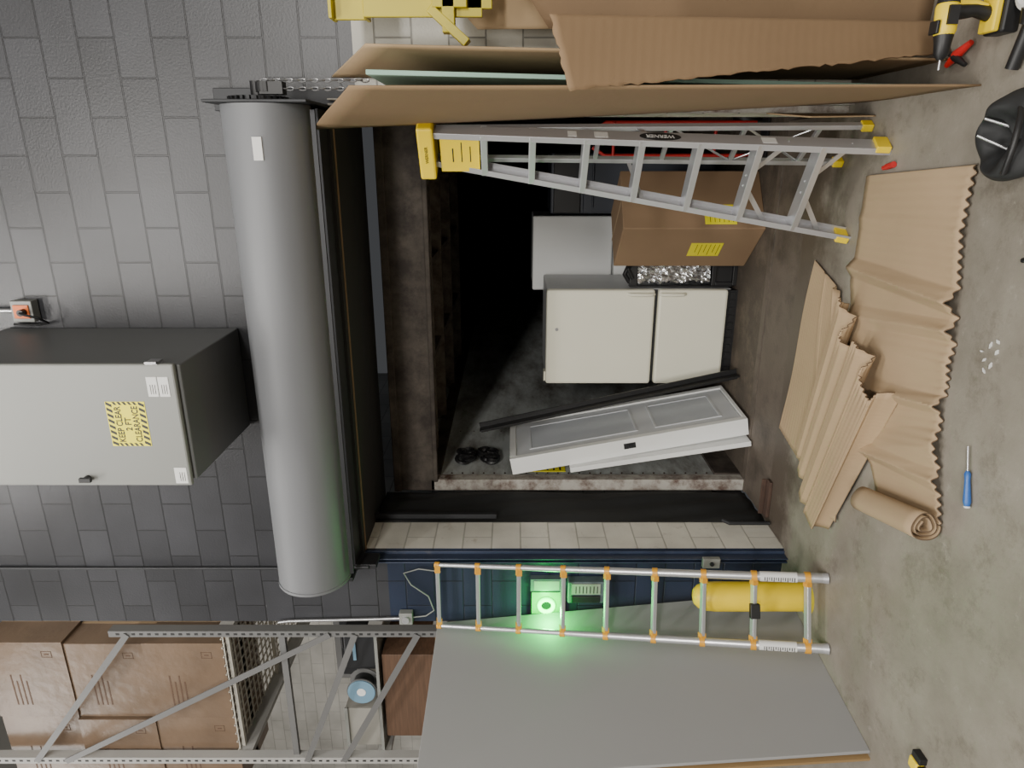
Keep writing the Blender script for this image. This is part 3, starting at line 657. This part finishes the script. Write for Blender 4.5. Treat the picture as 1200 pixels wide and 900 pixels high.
bt=M(); bt.bar((-1.465,4.61,.01),(-1.87,4.59,1.83),.010,.075,side=(0,1,0)); bt.bar((-1.465,4.575,.01),(-1.87,4.555,1.83),.07,.010,side=(0,1,0)); bt.out("black_trim",M_black,None,label="long black metal trim angle leaning across the door",cat="trim bar")

# ---------------------------------------------------------------- storage rack
rk=top("storage_rack",(-3.4,4.3,0),"gray steel storage rack with diagonal braces and wire deck","storage rack")
RX0,RX1,RY0,RY1=-3.93,-2.889,3.62,5.3
def upright(x,y,h,mt,hw=.03):
    m=M(); m.box((x-hw,y-.005,0),(x+hw,y,h)); m.box((x-hw,y,0),(x-hw+.005,y+.06,h)); m.box((x+hw-.005,y,0),(x+hw,y+.06,h))
    z=2.0
    while z<h-.05: m.box((x-.007,y-.0065,z),(x+.007,y-.005,z+.022),1); z+=.05
    m.out("rack_upright",[mt,M_ink],rk)
upright(RX1,RY0,4.17,M_rack,.022); upright(RX0,RY0,5.4,M_rackw,.026)
M().box((RX1-.03,RY1,0),(RX1+.03,RY1+.06,4.17)).out("rack_upright",M_rack,rk)
M().box((RX0-.03,RY1,0),(RX0+.03,RY1+.06,5.4)).out("rack_upright",M_rack,rk)
for za,zb in ((4.85,4.05),(4.65,2.76),(3.0,2.6),(2.75,2.2)):
    M().bar((RX0,RY0-.012,za),(RX1,RY0-.012,zb),.006,.04,side=(0,1,0)).out("diagonal_brace",M_rack,rk)
for z in (3.46,2.50,2.08):
    for x in (RX1,RX0): M().box((x-.02,RY0+.06,z-.06),(x+.02,RY1,z+.03)).out("rack_beam",M_rackw,rk)
M().box((RX0,RY0+.02,3.06),(RX1,RY0+.05,3.10)).out("rack_beam",M_rack,rk)
m=M()
for i in range(15):
    x=RX0+.02+i*.071; m.box((x,RY0+.06,3.49),(x+.008,RY1,3.498))
for i in range(24):
    y=RY0+.07+i*.07; m.box((RX0,y,3.482),(RX1,y+.008,3.49))
for i in range(3):
    y=RY0+.1+i*.7; m.box((RX0,y,3.46),(RX1,y+.03,3.482))
m.out("wire_deck",M_wire,rk)
M().box((RX0,RY0+.06,2.48),(RX1,RY1,2.50)).out("rack_shelf",M_cab,rk)
M().box((RX0,RY0+.06,2.08),(RX1,RY1,2.10)).out("rack_shelf",M_ply,rk)

def carton(x0,x1,y0,y1,z0,z1,label,grp="brown cartons on the wire deck",mt=M_boxr):
    c=top("carton",((x0+x1)/2,(y0+y1)/2,z0),label,"cardboard box",grp)
    m=M().box((x0,y0,z0),(x1,y1,z1)); zc=(z0+z1)/2
    for i in range(4): m.box((x0+.10,y0-.001,zc+.02+i*.032),(x0+.30+.05*(i%2),y0-.0002,zc+.030+i*.032),1)
    for q in ((0,.05,.08,.084),(0,.05,.146,.15),(0,.004,.08,.15),(.046,.05,.08,.15),(.02,.03,.10,.13)):
        m.box((x1-.12+q[0],y0-.001,z0+q[2]),(x1-.12+q[1],y0-.0002,z0+q[3]),1)
    m.out("carton_body",[mt,M_wood],c)
    M().box((x0-.001,(y0+y1)/2-.03,z0-.0),(x1+.001,(y0+y1)/2+.03,z1+.001)).out("packing_tape",M_cardf,c)
    return c
L1="brown carton with dark print on the wire deck"; L2="brown carton stacked on another carton"
carton(-3.64,-3.03,3.70,4.2,3.50,4.03,L1); carton(-3.65,-3.05,3.72,4.2,4.032,4.56,L2); carton(-3.64,-3.03,3.71,4.2,4.562,5.10,L2)
carton(-4.25,-3.65,3.71,4.2,3.50,4.04,L1); carton(-4.27,-3.66,3.70,4.2,4.042,4.57,L2); carton(-4.26,-3.65,3.72,4.2,4.572,5.10,L2)
lb=M(); lb.box((-3.80,3.70,2.102),(-3.12,4.1,2.46)); lb.out("wood_block",M_wood,None,bevel=.004,label="dark brown laminated wood block on rack shelf",cat="wood block")
re=top("cable_reel",(-3.42,3.75,2.502),"light blue and gray cable reel on rack shelf","cable reel")
for y_ in (3.70,3.80): M().cyl((-3.42,y_,2.612),(-3.42,y_+.008,2.612),.10,n=36).out("reel_flange",M_rack,re,smooth=True)
M().cyl((-3.42,3.708,2.612),(-3.42,3.80,2.612),.07).out("reel_core",M_black,re,smooth=True)
m=M(); m.cyl((-3.42,3.692,2.612),(-3.42,3.70,2.612),.092,n=36); m.cyl((-3.42,3.690,2.612),(-3.42,3.692,2.612),.03,n=24,mi=1); m.out("reel_label",[M_lblue,M_paper],re)
bn=top("storage_bin",(-3.75,3.85,2.502),"gray plastic storage bin on rack shelf","storage bin")
m=M(); m.box((-3.90,3.72,2.502),(-3.58,4.1,2.51)); m.box((-3.90,3.72,2.51),(-3.58,3.73,2.74)); m.box((-3.90,4.09,2.51),(-3.58,4.1,2.74)); m.box((-3.90,3.73,2.51),(-3.89,4.09,2.74)); m.box((-3.59,3.73,2.51),(-3.58,4.09,2.74)); m.out("bin_body",M_beige,bn,bevel=.003)
M().box((-3.91,3.705,2.72),(-3.57,3.72,2.745)).out("bin_rim",M_cab,bn,bevel=.003)
tbx=top("tool_case",(-3.12,3.9,2.502),"dark tool case on rack shelf","tool case")
M().box((-3.27,3.75,2.502),(-2.98,4.0,2.72)).out("case_body",M_dark,tbx,bevel=.01)
M().tube([(-3.2,3.87,2.72),(-3.2,3.87,2.76),(-3.06,3.87,2.76),(-3.06,3.87,2.72)],.009).out("case_handle",M_black,tbx,smooth=True)
M().box((-3.20,3.742,2.64),(-3.06,3.75,2.66)).out("case_latch",M_lblue,tbx)
gb=top("shelf_cabinet",(-3.4,4.5,2.502),"dark gray equipment case at the back of the shelf","equipment case")
M().box((-3.85,4.3,2.502),(-2.95,4.8,2.95)).out("case_body",M_rack,gb,bevel=.01)
M().box((-3.80,4.29,2.55),(-3.0,4.3,2.90)).out("case_front",M_dark,gb,bevel=.004)

# ---------------------------------------------------------------- small floor things
sd=top("screwdriver",(-1.06,2.15,0),"blue and silver screwdriver lying on concrete","screwdriver")
a=V((-.96,2.185,.012)); b=V((-1.165,2.12,.014))
M().tube([a,a.lerp(b,.45)],.0035).out("driver_shaft",M_steel,sd,smooth=True)
M().tube([a.lerp(b,.40),a.lerp(b,.45),a.lerp(b,.55),a.lerp(b,.9),a.lerp(b,.97)],[.006,.011,.009,.013,.009],12).out("driver_handle",M_blue,sd,smooth=True)
M().tube([a.lerp(b,.97),b],[.012,.009],12).out("handle_cap",M_whitep,sd,smooth=True)
rm=M(); rm.tube([(-.045,3.03,.014),(-.035,2.98,.014)],.013,14); rm.tube([(-.045,3.03,.014),(-.050,3.055,.014)],.010,14); rm.out("red_marker",M_red,None,smooth=True,label="short red marker cap lying beside ladder foot",cat="marker")
for i,(x,y) in enumerate([(-.60,2.20),(-.63,2.235),(-.665,2.18),(-.615,2.165),(-.655,2.215),(-.58,2.17),(-.69,2.205)]):
    a=random.random()*3; dx_,dy_=math.cos(a),math.sin(a); L_=random.uniform(.008,.015); w_=random.uniform(.003,.006)
    m=M(); m.prism([(x-dx_*L_,y-dy_*L_,.001),(x+dy_*w_,y-dx_*w_,.001),(x+dx_*L_,y+dy_*L_,.001),(x-dy_*w_*1.3,y+dx_*w_*1.3,.001)],(0,0,.005))
    m.out("paper_scrap",M_paper,None,label="tiny white paper scrap on concrete floor",cat="paper scrap",group="white scraps on the floor")
tm=top("tape_measure",(-2.25,2.06,0),"small yellow and black tape measure on floor","tape measure")
M().box((-2.285,2.035,0),(-2.235,2.09,.035)).out("tape_case",M_yel,tm,bevel=.008)
M().box((-2.28,2.025,.004),(-2.24,2.035,.032)).out("case_grip",M_black,tm,bevel=.003)
M().box((-2.235,2.03,.0),(-2.205,2.085,.03)).out("tape_hook",M_black,tm,bevel=.003)
M().tube([(-.30,2.10,.008),(-.31,2.14,.008)],.008).out("rubber_plug",M_black,None,smooth=True,label="tiny black rubber plug on concrete floor",cat="plug")

bg=top("tool_bag",(.05,2.24,0),"slumped black fabric tool bag on the floor","tool bag")
def slump(p,a,i):
    d=V((math.cos(a),math.sin(a),0))
    return p+d*(.010*math.sin(a*3+i*.6)+.005*math.sin(a*6+i))+V((0,0,(.018*math.sin(a*2+1)+.005*math.sin(a*5))*min(i,6)/6))
m=M(); m.lathe((.05,2.24,0),[(.09,0),(.118,.010),(.132,.03),(.136,.055),(.128,.078),(.115,.098),(.10,.108),(.088,.104),(.075,.085),(.062,.062),(.045,.048),(.01,.04)],64,fn=slump); bgb=m.out("bag_body",M_rub,bg,smooth=True)
sm=bgb.modifiers.new("sub",'SUBSURF'); sm.levels=1; sm.render_levels=2
M().tube([(-.05,2.20,.09),(-.05,2.15,.12),(.02,2.12,.13),(.10,2.13,.12),(.14,2.18,.09)],.009).out("bag_handle",M_black,bg,smooth=True)
M().tube([(.02,2.26,.05),(.06,2.31,.12)],.005).out("chrome_tool",M_steel,bg,smooth=True)
M().tube([(.08,2.24,.05),(.11,2.29,.12)],.005).out("chrome_tool",M_steel,bg,smooth=True)

dq=top("cordless_drill",(.42,2.46,0),"yellow and black cordless drill standing on its battery","cordless drill")
def D(p): return (p[0]+.01,p[1]-.06,p[2])
M().box(D((.36,2.46,0)),D((.49,2.555,.055))).out("battery_pack",M_black,dq,bevel=.008)
M().box(D((.365,2.47,.055)),D((.475,2.545,.078))).out("drill_base",M_yel,dq,bevel=.006)
M().tube([D((.42,2.51,.07)),D((.43,2.51,.12)),D((.425,2.51,.18))],[.024,.019,.024],14).out("drill_grip",M_black,dq,smooth=True)
M().tube([D((.44,2.51,.085)),D((.452,2.51,.12)),D((.45,2.51,.18))],[.012,.010,.013],10).out("grip_spine",M_yel,dq,smooth=True)
M().tube([D((.455,2.515,.205)),D((.44,2.515,.205)),D((.37,2.51,.205)),D((.355,2.51,.205))],[.030,.035,.034,.028],18).out("motor_housing",M_yel,dq,smooth=True)
M().tube([D((.49,2.516,.205)),D((.475,2.516,.205)),D((.45,2.515,.205))],[.018,.030,.034],18).out("rear_cap",M_black,dq,smooth=True)
M().tube([D((.357,2.51,.205)),D((.335,2.508,.205)),D((.30,2.506,.205)),D((.285,2.506,.205))],[.030,.026,.022,.010],16).out("drill_chuck",M_black,dq,smooth=True)
M().cyl(D((.285,2.506,.205)),D((.255,2.505,.205)),.004).out("drill_bit",M_steel,dq)
M().box(D((.385,2.468,.19)),D((.44,2.478,.222))).out("side_badge",M_black,dq)
M().box(D((.36,2.485,.235)),D((.40,2.53,.246))).out("speed_switch",M_black,dq,bevel=.003)
rc=top("spring_clamp",(.31,2.64,0),"red and black spring clamp on the floor","clamp")
M().tube([(.31,2.72,.02),(.34,2.66,.025),(.37,2.60,.02)],[.010,.018,.010]).out("clamp_jaw",M_red,rc,smooth=True)
M().tube([(.35,2.72,.02),(.33,2.66,.03),(.30,2.61,.02)],[.008,.014,.008]).out("clamp_jaw",M_black,rc,smooth=True)
fl=top("flashlight",(.36,2.30,0),"black handheld flashlight lying on the floor","flashlight")
M().tube([(.26,2.36,.022),(.38,2.32,.022)],.02,16).out("flashlight_body",M_black,fl,smooth=True)
M().tube([(.38,2.32,.03),(.42,2.307,.03)],[.022,.032],16).out("flashlight_head",M_black,fl,smooth=True)
pt=top("tape_roll",(.50,2.32,0),"white tape roll lying near the drill","tape roll")
M().torus((.48,2.33,.024),(0,0,1),.045,.022,n=28,k=8).out("tape_ring",M_paper,pt,smooth=True)
M().torus((.48,2.33,.024),(0,0,1),.026,.006,n=24,k=6).out("tape_core",M_card,pt,smooth=True)

# ---------------------------------------------------------------- lights
def area(name,loc,tgt,sx,sy,e,c=(1,.965,.91)):
    L=bpy.data.lights.new(name,'AREA'); L.shape='RECTANGLE'; L.size=sx; L.size_y=sy; L.energy=e; L.color=c
    o=bpy.data.objects.new(name,L); COL.objects.link(o); o.location=loc
    o.rotation_euler=(V(tgt)-V(loc)).to_track_quat('-Z','Y').to_euler(); return o
area("ceiling_light",(-1.2,-2.0,6.3),(-1.0,0,0),3.5,.5,320)
area("ceiling_light",(-1.8,1.0,6.4),(-1.7,1.6,0),2.5,.4,140)
area("trailer_fill_light",(-.6,-7.0,4.3),(-.9,5,.7),2.0,.8,290)  # added fill, no real fixture: brightens the goods inside the trailer
area("trailer_fill_light",(2.6,-6.2,4.1),(-1.8,5,.9),1.6,.8,380)  # second added fill from the right, lifts the trailer's left wall
area("ceiling_light",(-6.0,2.0,6.4),(-5.5,2,0),.6,3,100)
area("ceiling_light",(3.0,0.5,6.4),(2.5,.5,0),.6,3,50)
area("ceiling_light",(-4.6,6.0,6.4),(-4.6,6,0),1,2,60)
L=bpy.data.lights.new("reader_glow",'POINT'); L.energy=6.5; L.color=(.01,1,.12); L.shadow_soft_size=.03
o=bpy.data.objects.new("reader_glow",L); COL.objects.link(o); o.location=(-2.53,3.34,1.395)
wd_=bpy.data.worlds.new("w"); scene.world=wd_; wd_.use_nodes=True
wd_.node_tree.nodes["Background"].inputs[0].default_value=(.5,.52,.55,1); wd_.node_tree.nodes["Background"].inputs[1].default_value=.1

# ---------------------------------------------------------------- camera (phone held sideways: picture left is up)
a=math.radians(18.5)
cam=bpy.data.cameras.new("camera"); cam.lens=24; cam.sensor_width=36
co=bpy.data.objects.new("camera",cam); COL.objects.link(co)
r=V((math.cos(a),math.sin(a),0)); f=V((-math.sin(a),math.cos(a),0))
mt=Matrix.Identity(4)
for i,v in enumerate((V((0,0,-1)),r,-f)):
    for j in range(3): mt[j][i]=v[j]
mt.translation=V((0,0,1.6)); co.matrix_world=mt
scene.camera=co
